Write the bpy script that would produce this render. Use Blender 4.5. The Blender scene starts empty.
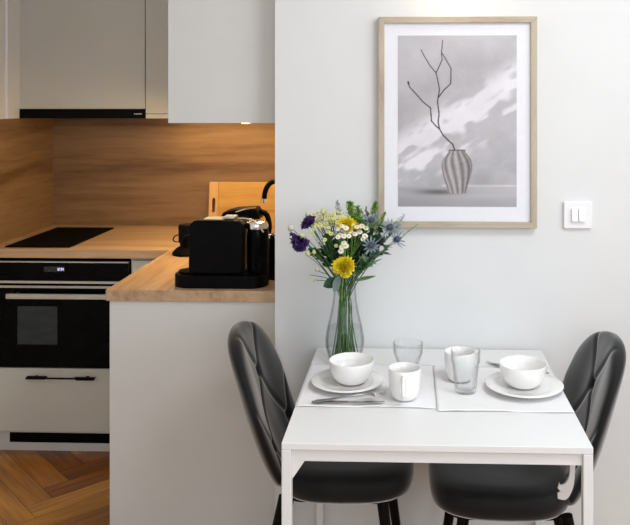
import bpy, bmesh, math, random
import numpy as np
from mathutils import Vector, Matrix, Euler
random.seed(7)
PI = math.pi
scene = bpy.context.scene
col = scene.collection
V = Vector

# ------------------------------------------------------------------ camera
FOC, CX, HY, CH, YAW = 790.0, 381.4, 100.0, 1.55, math.radians(2)
cam_d = bpy.data.cameras.new('camera'); cam = bpy.data.objects.new('camera', cam_d); col.objects.link(cam)
cam.location = (0, 0, CH); cam.rotation_euler = (PI/2, 0, YAW)
cam_d.sensor_width = 36; cam_d.lens = FOC/630*36
cam_d.shift_x = (315-CX)/630; cam_d.shift_y = (HY-262.5)/630
cam_d.clip_start = .05
scene.camera = cam

def at(px, py, Y):
    """a point of the place, from where the photograph shows it and its distance Y"""
    a = (px-CX)/FOC
    rx = a*math.cos(YAW)-math.sin(YAW); ry = a*math.sin(YAW)+math.cos(YAW); rz = -(py-HY)/FOC
    t = Y/ry
    return V((rx*t, Y, CH+rz*t))

# ------------------------------------------------------------------ materials
def mat(name, base, rough=.5, metal=0, spec=.5, **kw):
    m = bpy.data.materials.new(name); m.use_nodes = True
    b = m.node_tree.nodes['Principled BSDF']
    b.inputs['Base Color'].default_value = (*base, 1)
    b.inputs['Roughness'].default_value = rough
    b.inputs['Metallic'].default_value = metal
    b.inputs['Specular IOR Level'].default_value = spec
    for k, v in kw.items():
        b.inputs[k.replace('_', ' ')].default_value = v
    return m
def nd(m, t): return m.node_tree.nodes.new(t)
def lk(m, a, b): m.node_tree.links.new(a, b)
def bsdf(m): return m.node_tree.nodes['Principled BSDF']
def noisy(name, c1, c2, scale=(20, 20, 20), rough=.5, detail=4, bump=0, metal=0, spec=.5, **kw):
    m = mat(name, c1, rough, metal, spec, **kw)
    tc = nd(m, 'ShaderNodeTexCoord'); mp = nd(m, 'ShaderNodeMapping'); n = nd(m, 'ShaderNodeTexNoise'); r = nd(m, 'ShaderNodeValToRGB')
    mp.inputs['Scale'].default_value = scale
    n.inputs['Scale'].default_value = 1; n.inputs['Detail'].default_value = detail
    r.color_ramp.elements[0].position = .35; r.color_ramp.elements[1].position = .65
    r.color_ramp.elements[0].color = (*c1, 1); r.color_ramp.elements[1].color = (*c2, 1)
    lk(m, tc.outputs['Object'], mp.inputs['Vector']); lk(m, mp.outputs[0], n.inputs['Vector']); lk(m, n.outputs['Fac'], r.inputs[0])
    lk(m, r.outputs[0], bsdf(m).inputs['Base Color'])
    if bump:
        b = nd(m, 'ShaderNodeBump'); b.inputs['Strength'].default_value = bump; b.inputs['Distance'].default_value = .002
        lk(m, n.outputs['Fac'], b.inputs['Height']); lk(m, b.outputs[0], bsdf(m).inputs['Normal'])
    return m
def wood(name, dark, mid, light, axis=0, long=1.1, across=16, rough=.45, coord='Object'):
    """long-grained wood, grain along the given axis"""
    m = mat(name, mid, rough)
    tc = nd(m, 'ShaderNodeTexCoord'); mp = nd(m, 'ShaderNodeMapping')
    s = [across]*3; s[axis] = long; mp.inputs['Scale'].default_value = s
    w = nd(m, 'ShaderNodeTexNoise'); w.inputs['Scale'].default_value = .55; w.inputs['Detail'].default_value = 2; w.inputs['Distortion'].default_value = .6
    n = nd(m, 'ShaderNodeTexNoise'); n.inputs['Scale'].default_value = 4; n.inputs['Detail'].default_value = 6; n.inputs['Roughness'].default_value = .65; n.inputs['Distortion'].default_value = .3
    lk(m, tc.outputs[coord], mp.inputs[0]); lk(m, mp.outputs[0], w.inputs['Vector']); lk(m, mp.outputs[0], n.inputs['Vector'])
    a = nd(m, 'ShaderNodeMath'); a.operation = 'MULTIPLY_ADD'; a.inputs[1].default_value = .55
    b2 = nd(m, 'ShaderNodeMath'); b2.operation = 'MULTIPLY'; b2.inputs[1].default_value = .45
    lk(m, n.outputs['Fac'], b2.inputs[0]); lk(m, w.outputs['Fac'], a.inputs[0]); lk(m, b2.outputs[0], a.inputs[2])
    r = nd(m, 'ShaderNodeValToRGB'); e = r.color_ramp.elements
    e[0].position = .36; e[0].color = (*dark, 1); e[1].position = .62; e[1].color = (*light, 1)
    x = e.new(.47); x.color = (*mid, 1)
    lk(m, a.outputs[0], r.inputs[0]); lk(m, r.outputs[0], bsdf(m).inputs['Base Color'])
    bp = nd(m, 'ShaderNodeBump'); bp.inputs['Strength'].default_value = .12; bp.inputs['Distance'].default_value = .001
    lk(m, n.outputs['Fac'], bp.inputs['Height']); lk(m, bp.outputs[0], bsdf(m).inputs['Normal'])
    return m
def attr_mat(name, attr='tint', rough=.4, grain=False):
    m = mat(name, (1, 1, 1), rough)
    a = nd(m, 'ShaderNodeAttribute'); a.attribute_name = attr
    if grain:
        uv = nd(m, 'ShaderNodeAttribute'); uv.attribute_name = 'along'
        n = nd(m, 'ShaderNodeTexNoise'); n.inputs['Scale'].default_value = 1; n.inputs['Detail'].default_value = 6; n.inputs['Distortion'].default_value = .5
        lk(m, uv.outputs['Vector'], n.inputs['Vector'])
        r = nd(m, 'ShaderNodeValToRGB'); r.color_ramp.elements[0].position = .3; r.color_ramp.elements[1].position = .7
        r.color_ramp.elements[0].color = (.55, .5, .45, 1); r.color_ramp.elements[1].color = (1.2, 1.2, 1.2, 1)
        mx = nd(m, 'ShaderNodeMix'); mx.data_type = 'RGBA'; mx.blend_type = 'MULTIPLY'; mx.inputs[0].default_value = 1
        lk(m, n.outputs['Fac'], r.inputs[0]); lk(m, a.outputs['Color'], mx.inputs[6]); lk(m, r.outputs[0], mx.inputs[7])
        lk(m, mx.outputs[2], bsdf(m).inputs['Base Color'])
    else:
        lk(m, a.outputs['Color'], bsdf(m).inputs['Base Color'])
    return m

M = {}
M['wall'] = noisy('wall_paint', (.705, .712, .712), (.72, .726, .726), (6, 6, 6), .9, bump=.05)
M['ceil'] = noisy('ceiling_paint', (.8, .8, .8), (.83, .83, .83), (6, 6, 6), .95)
M['cab'] = noisy('cabinet_laminate', (.60, .60, .58), (.625, .625, .605), (3, 3, 3), .45)
M['cab2'] = noisy('cabinet_front_laminate', (.52, .52, .48), (.54, .54, .50), (3, 3, 3), .4)
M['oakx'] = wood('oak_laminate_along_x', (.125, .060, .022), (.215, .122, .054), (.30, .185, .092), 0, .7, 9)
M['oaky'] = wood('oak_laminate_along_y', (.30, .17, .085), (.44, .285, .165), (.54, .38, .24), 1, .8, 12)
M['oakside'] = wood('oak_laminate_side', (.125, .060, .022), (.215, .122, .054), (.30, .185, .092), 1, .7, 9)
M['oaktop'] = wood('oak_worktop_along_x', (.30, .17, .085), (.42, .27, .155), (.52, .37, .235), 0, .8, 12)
M['bamboo'] = wood('bamboo_board', (.42, .215, .03), (.52, .29, .05), (.60, .35, .08), 0, 1.5, 30, .4)
M['bamboo2'] = wood('bamboo_board_end', (.50, .28, .09), (.60, .36, .13), (.68, .42, .17), 2, 1.5, 30, .4)
M['frame'] = wood('frame_oak', (.34, .28, .20), (.43, .365, .27), (.50, .43, .33), 0, 6, 60, .5)
M['framev'] = wood('frame_oak_vertical', (.34, .28, .20), (.43, .365, .27), (.50, .43, .33), 2, 6, 60, .5)
M['black'] = noisy('black_plastic', (.002, .002, .0022), (.0035, .0035, .004), (60, 60, 60), .42, spec=.06)
M['blackmatt'] = noisy('black_matt', (.0018, .0018, .0018), (.003, .003, .003), (60, 60, 60), .75, spec=.05)
M['gloss'] = noisy('black_glass', (.0012, .0012, .0015), (.002, .002, .0025), (10, 10, 10), .12, spec=.06)
M['ovenrefl'] = noisy('oven_door_reflection', (.022, .030, .032), (.032, .042, .044), (8, 8, 30), .25, spec=.2)  # reflection on the oven door, put into the glass colour
M['steel'] = noisy('brushed_steel', (.50, .48, .45), (.60, .58, .55), (2, 200, 200), .32, metal=1)
M['chrome'] = noisy('chrome', (.75, .74, .72), (.8, .79, .77), (5, 5, 5), .08, metal=1)
M['silver'] = noisy('silver_plastic', (.62, .60, .57), (.66, .64, .6), (5, 5, 5), .3, metal=.4)
M['white'] = noisy('white_lacquer', (.775, .778, .778), (.79, .793, .793), (5, 5, 5), .38)
M['whiteleg'] = noisy('white_painted_metal', (.76, .765, .77), (.78, .785, .79), (5, 5, 5), .35)
M['ceramic'] = noisy('white_porcelain', (.84, .83, .81), (.86, .85, .83), (5, 5, 5), .15, Coat_Weight=.3)
M['cloth'] = noisy('white_linen', (.81, .805, .81), (.85, .845, .85), (500, 500, 500), .95, bump=.35)
M['cutlery'] = noisy('steel_cutlery', (.30, .29, .285), (.36, .35, .34), (40, 40, 40), .18, metal=1)
M['velvet'] = noisy('dark_grey_velvet', (.0042, .0044, .0050), (.0075, .0078, .0085), (9, 9, 9), .62, bump=.1, spec=.18, Sheen_Weight=.75, Sheen_Roughness=.38)
M['leg'] = noisy('black_leg_metal', (.002, .002, .002), (.003, .003, .003), (30, 30, 30), .45, spec=.12)
M['plastic'] = noisy('white_plastic', (.82, .82, .84), (.84, .84, .86), (5, 5, 5), .3)
M['mount'] = noisy('mount_card', (.76, .77, .82), (.78, .79, .84), (90, 90, 90), .8)
def thin_glass(name, tint, ior, rough=.03, gain=1.0, edge=.5):
    m = bpy.data.materials.new(name); m.use_nodes = True; t = m.node_tree; t.nodes.remove(t.nodes['Principled BSDF']); out = t.nodes['Material Output']
    tr = nd(m, 'ShaderNodeBsdfTransparent'); tr.inputs[0].default_value = (*tint, 1)
    gl = nd(m, 'ShaderNodeBsdfGlossy'); gl.inputs['Roughness'].default_value = rough; gl.inputs['Color'].default_value = (.9, .9, .9, 1)
    fr = nd(m, 'ShaderNodeLayerWeight'); fr.inputs[0].default_value = .5
    pw = nd(m, 'ShaderNodeMath'); pw.operation = 'POWER'; pw.inputs[1].default_value = 4
    r = nd(m, 'ShaderNodeValToRGB'); r.color_ramp.elements[0].position = .45; r.color_ramp.elements[0].color = (*tint, 1); r.color_ramp.elements[1].position = 1; r.color_ramp.elements[1].color = (tint[0]*edge, tint[1]*edge, tint[2]*edge, 1)
    lk(m, fr.outputs['Facing'], r.inputs[0]); lk(m, r.outputs[0], tr.inputs[0])
    k = nd(m, 'ShaderNodeMath'); k.operation = 'MULTIPLY_ADD'; k.inputs[1].default_value = gain; k.inputs[2].default_value = .012; k.use_clamp = True
    mx = nd(m, 'ShaderNodeMixShader'); lk(m, fr.outputs['Facing'], pw.inputs[0]); lk(m, pw.outputs[0], k.inputs[0]); lk(m, k.outputs[0], mx.inputs[0]); lk(m, tr.outputs[0], mx.inputs[1]); lk(m, gl.outputs[0], mx.inputs[2]); lk(m, mx.outputs[0], out.inputs[0]); return m
M['glass'] = thin_glass('clear_glass', (.978, .982, .982), 1.35, .03, .6, .66)
M['water'] = thin_glass('water', (.975, .985, .98), 1.2, .04, .22, .85)
M['stem'] = noisy('green_stems', (.14, .32, .05), (.26, .48, .10), (40, 40, 40), .5)
M['stemdk'] = noisy('dark_stems', (.035, .10, .022), (.08, .18, .04), (40, 40, 40), .55)
M['leafdk'] = noisy('dark_leaves', (.012, .040, .018), (.030, .085, .035), (50, 50, 50), .45)
M['leafmid'] = noisy('mid_green_leaves', (.05, .13, .035), (.09, .20, .05), (50, 50, 50), .5)
M['leafgrey'] = noisy('grey_green_leaves', (.10, .17, .14), (.17, .25, .21), (50, 50, 50), .6)
M['lime'] = noisy('lime_buds', (.13, .30, .03), (.30, .48, .08), (90, 90, 90), .6)
M['purple'] = noisy('purple_petals', (.030, .010, .085), (.11, .045, .23), (70, 70, 70), .6)
M['cream'] = noisy('cream_petals', (.66, .67, .28), (.78, .78, .44), (120, 120, 120), .7)
M['creamc'] = noisy('cream_centres', (.50, .50, .08), (.6, .58, .12), (120, 120, 120), .7)
M['yellow'] = noisy('yellow_petals', (.93, .66, .008), (.96, .76, .03), (90, 90, 90), .6, Subsurface_Weight=.5, Subsurface_Scale=.01)
M['daisy'] = noisy('white_petals', (.80, .80, .78), (.86, .86, .84), (90, 90, 90), .6)
M['palebud'] = noisy('pale_bud', (.50, .48, .44), (.60, .60, .45), (90, 90, 90), .6)
M['greenbud'] = noisy('green_bud', (.42, .50, .20), (.55, .60, .30), (90, 90, 90), .6)
M['thistle'] = noisy('thistle_blue', (.035, .045, .07), (.08, .10, .14), (200, 200, 200), .7)
M['bract'] = noisy('thistle_bracts', (.11, .15, .18), (.24, .29, .33), (90, 90, 90), .55)
M['whitesprig'] = noisy('pale_sprig', (.42, .46, .47), (.55, .58, .59), (90, 90, 90), .7)
M['led'] = mat('led_glow', (1, .8, .5), .5); bsdf(M['led']).inputs['Emission Color'].default_value = (1, .72, .38, 1); bsdf(M['led']).inputs['Emission Strength'].default_value = 6
M['bulb'] = mat('bulb_glow', (1, .9, .7), .5); bsdf(M['bulb']).inputs['Emission Color'].default_value = (1, .82, .55, 1); bsdf(M['bulb']).inputs['Emission Strength'].default_value = 30
M['digit'] = mat('display_digits', (.7, .7, 1), .5); bsdf(M['digit']).inputs['Emission Color'].default_value = (.72, .72, 1, 1); bsdf(M['digit']).inputs['Emission Strength'].default_value = .9
M['display'] = noisy('display_glass', (.010, .011, .018), (.014, .015, .024), (10, 10, 10), .2)
M['parquet'] = attr_mat('herringbone_parquet', 'tint', .33, grain=True)
M['print'] = attr_mat('art_print', 'tint', .55)

# ------------------------------------------------------------------ object helpers
def tag(o, label=None, cat=None, group=None, kind=None):
    if label: o['label'] = label
    if cat: o['category'] = cat
    if group: o['group'] = group
    if kind: o['kind'] = kind
    return o
def empty(name, loc=(0, 0, 0), rz=0, label=None, cat=None, group=None):
    o = bpy.data.objects.new(name, None); col.objects.link(o); o.location = loc; o.rotation_euler = (0, 0, rz)
    o.empty_display_size = .05
    return tag(o, label, cat, group)
def obj(name, bm, m, parent=None, smooth=None, sub=0, bev=0, label=None):
    bmesh.ops.recalc_face_normals(bm, faces=bm.faces) if smooth != 'keep' else None
    me = bpy.data.meshes.new(name); bm.to_mesh(me); bm.free()
    ms = m if isinstance(m, (list, tuple)) else [m]
    for x in ms: me.materials.append(x)
    o = bpy.data.objects.new(name, me); col.objects.link(o)
    if parent: o.parent = parent
    if smooth:
        me.polygons.foreach_set('use_smooth', [True]*len(me.polygons))
        if isinstance(smooth, (int, float)) and smooth is not True:
            me.set_sharp_from_angle(angle=math.radians(smooth))
    if bev:
        b = o.modifiers.new('bevel', 'BEVEL'); b.width = bev; b.segments = 2; b.limit_method = 'ANGLE'
    if sub:
        s = o.modifiers.new('sub', 'SUBSURF'); s.levels = sub; s.render_levels = sub
    if label: o['label'] = label
    return o
def bx(bm, x0, x1, y0, y1, z0, z1, mi=0):
    v = [bm.verts.new(p) for p in ((x0,y0,z0),(x1,y0,z0),(x1,y1,z0),(x0,y1,z0),(x0,y0,z1),(x1,y0,z1),(x1,y1,z1),(x0,y1,z1))]
    for f in ((0,3,2,1),(4,5,6,7),(0,1,5,4),(1,2,6,5),(2,3,7,6),(3,0,4,7)):
        bm.faces.new([v[i] for i in f]).material_index = mi
    return v
def box(name, x0, x1, y0, y1, z0, z1, m, parent=None, bev=0, label=None):
    """box in world coordinates, origin at its base; for parts the parent's frame is used"""
    bm = bmesh.new()
    if parent:
        bx(bm, x0, x1, y0, y1, z0, z1); return obj(name, bm, m, parent, bev=bev, label=label)
    cx, cy = (x0+x1)/2, (y0+y1)/2
    bx(bm, x0-cx, x1-cx, y0-cy, y1-cy, 0, z1-z0)
    o = obj(name, bm, m, None, bev=bev, label=label); o.location = (cx, cy, z0); return o
def lathe(bm, prof, n=48, c=(0, 0), wob=None, mi=0, close=False):
    rings = []
    for (r, z) in prof:
        if r < 1e-6: rings.append([bm.verts.new((c[0], c[1], z))]); continue
        ring = []
        for i in range(n):
            a = 2*PI*i/n; rr = r*(wob(a, z) if wob else 1)
            ring.append(bm.verts.new((c[0]+rr*math.cos(a), c[1]+rr*math.sin(a), z)))
        rings.append(ring)
    pairs = list(zip(rings[:-1], rings[1:]))
    if close: pairs.append((rings[-1], rings[0]))
    for a, b in pairs:
        for i in range(n):
            j = (i+1) % n
            if len(a) == 1 and len(b) == 1: continue
            if len(a) == 1: f = bm.faces.new((a[0], b[j], b[i]))
            elif len(b) == 1: f = bm.faces.new((a[i], a[j], b[0]))
            else: f = bm.faces.new((a[i], a[j], b[j], b[i]))
            f.material_index = mi
def smoothpath(pts, k=6):
    """Catmull-Rom through points"""
    P = [V(p) for p in pts]; P = [2*P[0]-P[1]]+P+[2*P[-1]-P[-2]]; out = []
    for i in range(1, len(P)-2):
        for s in range(k):
            t = s/k
            out.append(.5*((2*P[i])+(-P[i-1]+P[i+1])*t+(2*P[i-1]-5*P[i]+4*P[i+1]-P[i+2])*t*t+(-P[i-1]+3*P[i]-3*P[i+1]+P[i+2])*t**3))
    out.append(P[-2]); return out
def tube(bm, pts, r, n=8, mi=0, flat=1.0):
    pts = [V(p) for p in pts]; rs = r if isinstance(r, (list, tuple)) else [r]*len(pts)
    if len(rs) == 2 and len(pts) > 2: rs = [rs[0]+(rs[1]-rs[0])*i/(len(pts)-1) for i in range(len(pts))]
    rings = []; up = V((0, 0, 1))
    for i, p in enumerate(pts):
        d = (pts[min(i+1, len(pts)-1)]-pts[max(i-1, 0)]).normalized()
        if i == 0:
            u = d.cross(up) if abs(d.z) < .95 else d.cross(V((0, 1, 0)))
        else: u = u-d*u.dot(d)
        u.normalize(); w = d.cross(u).normalized()
        rings.append([bm.verts.new(p+u*math.cos(2*PI*k/n)*rs[i]+w*math.sin(2*PI*k/n)*rs[i]*flat) for k in range(n)])
    for a, b in zip(rings[:-1], rings[1:]):
        for k in range(n):
            f = bm.faces.new((a[k], a[(k+1) % n], b[(k+1) % n], b[k])); f.material_index = mi
    for rg in (rings[0], rings[-1]):
        f = bm.faces.new(rg); f.material_index = mi
def prism(bm, pts, a0, a1, axis='y', mi=0):
    """extrude a 2D outline: axis y -> pts are (x,z); axis z -> (x,y); axis x -> (y,z)"""
    def P(p, t): return {'y': (p[0], t, p[1]), 'z': (p[0], p[1], t), 'x': (t, p[0], p[1])}[axis]
    A = [bm.verts.new(P(p, a0)) for p in pts]; B = [bm.verts.new(P(p, a1)) for p in pts]; n = len(pts)
    bm.faces.new(A).material_index = mi; bm.faces.new(B[::-1]).material_index = mi
    for i in range(n): bm.faces.new((A[i], A[(i+1) % n], B[(i+1) % n], B[i])).material_index = mi
def rrect(x0, x1, z0, z1, r, n=6):
    out = []
    for cx, cz, a0 in ((x1-r, z1-r, 0), (x0+r, z1-r, 90), (x0+r, z0+r, 180), (x1-r, z0+r, 270)):
        for i in range(n+1):
            a = math.radians(a0+90*i/n); out.append((cx+r*math.cos(a), cz+r*math.sin(a)))
    return out
def ring_plate(bm, outer, inner, a0, a1, axis='y'):
    """plate with a hole (outer, inner outlines)"""
    def P(p, t): return {'y': (p[0], t, p[1]), 'z': (p[0], p[1], t)}[axis]
    for t in (a0, a1):
        es = []
        for L in (outer, inner):
            vs = [bm.verts.new(P(p, t)) for p in L]
            es += [bm.edges.new((vs[i], vs[(i+1) % len(vs)])) for i in range(len(vs))]
        bmesh.ops.triangle_fill(bm, use_beauty=True, edges=es)
    for L in (outer, inner):
        n = len(L)
        for i in range(n):
            bm.faces.new([bm.verts.new(P(L[i], a0)), bm.verts.new(P(L[(i+1) % n], a0)), bm.verts.new(P(L[(i+1) % n], a1)), bm.verts.new(P(L[i], a1))])
    bmesh.ops.remove_doubles(bm, verts=bm.verts, dist=1e-5)
def children(o): return [c for c in bpy.data.objects if c.parent == o]
def copy_tree(o, parent=None):
    c = o.copy(); col.objects.link(c); c.parent = parent
    for ch in children(o): copy_tree(ch, c)
    return c

XL, XR, YB, YW, XC = -1.862, 2.4, 4.06, 2.60, -.443
YF, ZC = -2.2, 2.75
# ------------------------------------------------------------------ setting
def struct(o): o['kind'] = 'structure'; return o
# herringbone parquet: planks of one mesh
def parquet():
    bm = bmesh.new(); L, W = .62, .103
    tint = []; along = []
    n = round(L/W); L = W*n
    pal = [(.42, .19, .035), (.54, .27, .055), (.32, .13, .022), (.60, .32, .075), (.45, .21, .04), (.22, .08, .014)]
    c, s = math.cos(PI/4), math.sin(PI/4)
    def put(x0, y0, w, h, hor):
        pts = [(x0+.0006, y0+.0006), (x0+w-.0006, y0+.0006), (x0+w-.0006, y0+h-.0006), (x0+.0006, y0+h-.0006)]
        rp = [(x*c-y*s-1.385, x*s+y*c+3.03) for x, y in pts]
        if max(p[0] for p in rp) < XL or min(p[0] for p in rp) > XR or max(p[1] for p in rp) < -2.2 or min(p[1] for p in rp) > 4.1: return
        f = bm.faces.new([bm.verts.new((x, y, 0)) for x, y in rp])
        k = random.choice(pal); j = random.uniform(.85, 1.15); tint.append([q*j for q in k]); o = random.uniform(0, 50)
        along.append([((x-x0)*3+o, (y-y0)*45, o) if hor else ((y-y0)*3+o, (x-x0)*45, o) for x, y in pts])
    R = 70
    for i in range(-R, R):
        for k in range(-12, 13):
            x = i*W+k*2*L*0; 
            # herringbone tiling: shift vectors (W,W)... and (L*?,..)
            ax, ay = i*W+k*L, i*W-k*L
            put(ax, ay, L, W, True)
            put(ax+L-W+W-L, ay+W, W, L, False)
    # dark joint bed just under the planks
    me = bpy.data.meshes.new('floor'); bm.to_mesh(me)
    ta = me.color_attributes.new('tint', 'FLOAT_COLOR', 'CORNER'); al = me.attributes.new('along', 'FLOAT_VECTOR', 'CORNER')
    for p in me.polygons:
        for q, li in enumerate(p.loop_indices):
            ta.data[li].color = (*tint[p.index], 1); al.data[li].vector = along[p.index][q]
    bm.free(); me.materials.append(M['parquet'])
    o = bpy.data.objects.new('floor', me); col.objects.link(o); return o
fl = struct(parquet())
struct(box('floor_slab', XL-.1, XR+.1, YF-.1, YB+.1, -.1, -.001, M['blackmatt']))
struct(box('wall_back', XC, XR+.1, YW, YB+.1, 0, ZC, M['wall']))          # the wall with the picture
struct(box('wall_kitchen', XL, XC, YB, YB+.1, 0, ZC, M['wall']))
struct(box('wall_left', XL-.1, XL, YF, YB+.1, 0, ZC, M['wall']))
struct(box('ceiling', XL-.1, XR+.1, YF-.1, YB+.1, ZC, ZC+.1, M['ceil']))
def wall_hole(name, along0, along1, t0, t1, h0, h1, z0, z1, axis):
    bm = bmesh.new()
    for (a, b, c, d) in ((along0, h0, 0, ZC), (h1, along1, 0, ZC), (h0, h1, 0, z0), (h0, h1, z1, ZC)):
        if axis == 'y': bx(bm, t0, t1, a, b, c, d)
        else: bx(bm, a, b, t0, t1, c, d)
    return struct(obj(name, bm, M['wall']))
WR = (-1.2, 1.5, 1.15, 2.62); WF = (-1.3, 1.9, 1.1, 2.66)
wall_hole('wall_right', YF, YW, XR, XR+.1, WR[0], WR[1], WR[2], WR[3], 'y')
wall_hole('wall_front', XL, XR, YF-.1, YF, WF[0], WF[1], WF[2], WF[3], 'x')
def winframe(name, h0, h1, z0, z1, t, axis):
    bm = bmesh.new(); w = .06
    for (a, b, c, d) in ((h0, h0+w, z0, z1), (h1-w, h1, z0, z1), (h0, h1, z0, z0+w), (h0, h1, z1-w, z1), ((h0+h1)/2-w/2, (h0+h1)/2+w/2, z0, z1)):
        if axis == 'y': bx(bm, t-.02, t+.02, a, b, c, d)
        else: bx(bm, a, b, t-.02, t+.02, c, d)
    return struct(obj(name, bm, M['white']))
winframe('reflection_pane_1', *WR, XR+.05, 'y'); winframe('reflection_pane_2', *WF, YF-.05, 'x')
struct(box('baseboard_back', XC, XR, YW-.014, YW, 0, .08, M['white'], bev=.002))
struct(box('trim_1', XL, XL+.010, 3.585, 3.70, 1.463, 2.6, M['white']))

# ------------------------------------------------------------------ kitchen
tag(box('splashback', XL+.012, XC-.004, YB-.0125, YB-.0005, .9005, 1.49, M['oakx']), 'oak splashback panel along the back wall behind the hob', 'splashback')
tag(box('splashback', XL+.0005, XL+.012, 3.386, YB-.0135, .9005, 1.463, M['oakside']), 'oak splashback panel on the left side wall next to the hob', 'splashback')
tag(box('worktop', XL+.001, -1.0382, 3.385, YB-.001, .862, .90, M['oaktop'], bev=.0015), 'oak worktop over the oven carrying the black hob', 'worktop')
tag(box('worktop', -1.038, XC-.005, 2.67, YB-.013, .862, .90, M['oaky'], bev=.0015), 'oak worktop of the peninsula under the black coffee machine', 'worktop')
# base cabinet with drawer under the oven
c = empty('base_cabinet', (-1.52, 3.72, 0), 0, 'cream base cabinet that houses the oven above one wide drawer', 'cabinet')
def W(c, name, x0, x1, y0, y1, z0, z1, m, bev=0, label=None, parent=None):
    """part given in world numbers under empty c"""
    l = c.location; return box(name, x0-l.x, x1-l.x, y0-l.y, y1-l.y, z0-l.z, z1-l.z, m, parent or c, bev, label)
l = c.location
bm = bmesh.new()
for (x0, x1, z0, z1) in ((-1.858, -1.8195, .10, .861), (-1.2125, -1.205, .10, .861), (-1.819, -1.213, .10, .116), (-1.819, -1.213, .384, .3955)):
    bx(bm, x0-l.x, x1-l.x, 3.41-l.y, 4.04-l.y, z0, z1)
bx(bm, -1.819-l.x, -1.213-l.x, 4.02-l.y, 4.04-l.y, .117, .861)
obj('carcass', bm, M['cab2'], c)
dr = W(c, 'drawer', -1.857, -1.215, 3.39, 3.408, .105, .381, M['cab2'], .0015)
bm = bmesh.new()                                            # handle: slim bar, thicker wedge ends
y = 3.362
def wz(x0, x1, xs): prism(bm, [(x0, .343), (x1, .343), (x1+xs[1], .333), (x0+xs[0], .333)], y, y+.012)
HX0, HX1 = -1.661, -1.355
prism(bm, [(p[0]-l.x, p[1]) for p in ((HX0+.006, .3525), (HX0+.095, .3525), (HX0+.088, .3405), (HX0, .3405))], y-l.y, y+.014-l.y)
prism(bm, [(p[0]-l.x, p[1]) for p in ((HX1-.09, .3505), (HX1, .3505), (HX1-.006, .3385), (HX1-.083, .3385))], y-l.y, y+.014-l.y)
bx(bm, HX0+.09-l.x, HX1-.085-l.x, y+.002-l.y, y+.010-l.y, .3415, .3475)
for x in (HX0+.04, HX1-.04): bx(bm, x-.006-l.x, x+.006-l.x, y+.012-l.y, 3.391-l.y, .342, .350)
obj('handle', bm, M['black'], dr, bev=.001, label='black bar handle with thick wedge ends')
pl = empty('plinth', (-1.52, 3.45, 0), 0, 'cream plinth with a black vent strip under the drawer', 'plinth')
W(pl, 'plinth_board', -1.861, -1.03, 3.44, 3.458, 0, .099, M['cab'])
vt = W(pl, 'vent_strip', -1.766, -1.04, 3.4365, 3.4399, .037, .079, M['blackmatt'])
bm = bmesh.new()
for i in range(4): bx(bm, -1.764+1.52, -1.042+1.52, 3.4345-3.45, 3.437-3.45, .041+i*.0095, .045+i*.0095)
obj('louvre', bm, M['black'], vt)
c = empty('corner_base_cabinet', (-1.12, 3.6, 0), 0, 'narrow cream corner filler cabinet right of the oven', 'cabinet')
W(c, 'carcass', -1.204, -1.03, 3.412, 4.04, .1, .861, M['cab2'])
W(c, 'door', -1.203, -1.04, 3.392, 3.411, .105, .852, M['cab2'], .0015)
c = empty('peninsula_cabinet', (-.737, 3.1, 0), 0, 'tall cream end cabinet of the peninsula below the coffee machine', 'cabinet')
W(c, 'end_panel', -1.028, XC-.006, 2.68, 2.698, .0, .861, M['cab'], .001)
W(c, 'carcass', -1.026, XC-.006, 2.6985, 4.04, .0, .861, M['cab2'])

# oven
c = empty('oven', (-1.516, 3.4, .395), 0, 'black built-in oven with steel bar handle and lit clock', 'oven')
W(c, 'body', -1.812, -1.220, 3.402, 3.95, .398, .850, M['blackmatt'])
cp = W(c, 'control_panel', -1.816, -1.216, 3.386, 3.4015, .763, .842, M['gloss'], .001)
W(c, 'steel_trim', -1.816, -1.216, 3.384, 3.4015, .8425, .848, M['steel'], label='thin steel strip')
W(c, 'steel_trim', -1.816, -1.216, 3.384, 3.4015, .752, .7625, M['steel'], label='thin steel strip')
dp = W(c, 'display', -1.588, -1.497, 3.3850, 3.3859, .802, .825, M['display'], parent=cp)
bm = bmesh.new(); l = c.location
segs = {'1': 'bc', '2': 'abged', '3': 'abgcd', '4': 'fgbc', '0': 'abcdef'}
def digit(bm, ch, x, z, w, h, y0, y1):
    t = .0012
    R = {'a': (0, w, h-t, h), 'd': (0, w, 0, t), 'g': (0, w, h/2-t/2, h/2+t/2), 'b': (w-t, w, h/2, h), 'c': (w-t, w, 0, h/2), 'f': (0, t, h/2, h), 'e': (0, t, 0, h/2)}
    for s in segs[ch]:
        a, b, e, f = R[s]; bx(bm, x+a, x+b, y0, y1, z+e, z+f)
for ch, x in (('1', -1.531), ('2', -1.524), ('0', -1.513), ('4', -1.506)):
    digit(bm, ch, x-l.x, .8085-l.z, .005, .011, 3.3842-l.y, 3.3849-l.y)
for z in (.811, .816): bx(bm, -1.5162-l.x, -1.515-l.x, 3.3842-l.y, 3.3849-l.y, z-l.z, z+.0014-l.z)
obj('digits', bm, M['digit'], dp, label='small lit clock digits')
od = W(c, 'door', -1.816, -1.216, 3.384, 3.4015, .386, .746, M['gloss'], .001)
W(c, 'door_trim', -1.816, -1.216, 3.3825, 3.3838, .732, .742, M['steel'], parent=od, label='thin steel strip on the door')
W(c, 'reflection_pane', -1.704, -1.528, 3.3832, 3.3839, .486, .652, M['ovenrefl'], parent=od, label='lighter glass pane imitating a reflection')  # lighter pane imitates a reflection on the black door
bm = bmesh.new(); bx(bm, -1.735-l.x, -1.25-l.x, 3.340-l.y, 3.352-l.y, .694-l.z, .716-l.z)
for x in (-1.70, -1.285): bx(bm, x-.008-l.x, x+.008-l.x, 3.350-l.y, 3.384-l.y, .698-l.z, .712-l.z)
obj('handle', bm, M['steel'], od, bev=.002, label='brushed steel bar handle')
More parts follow.
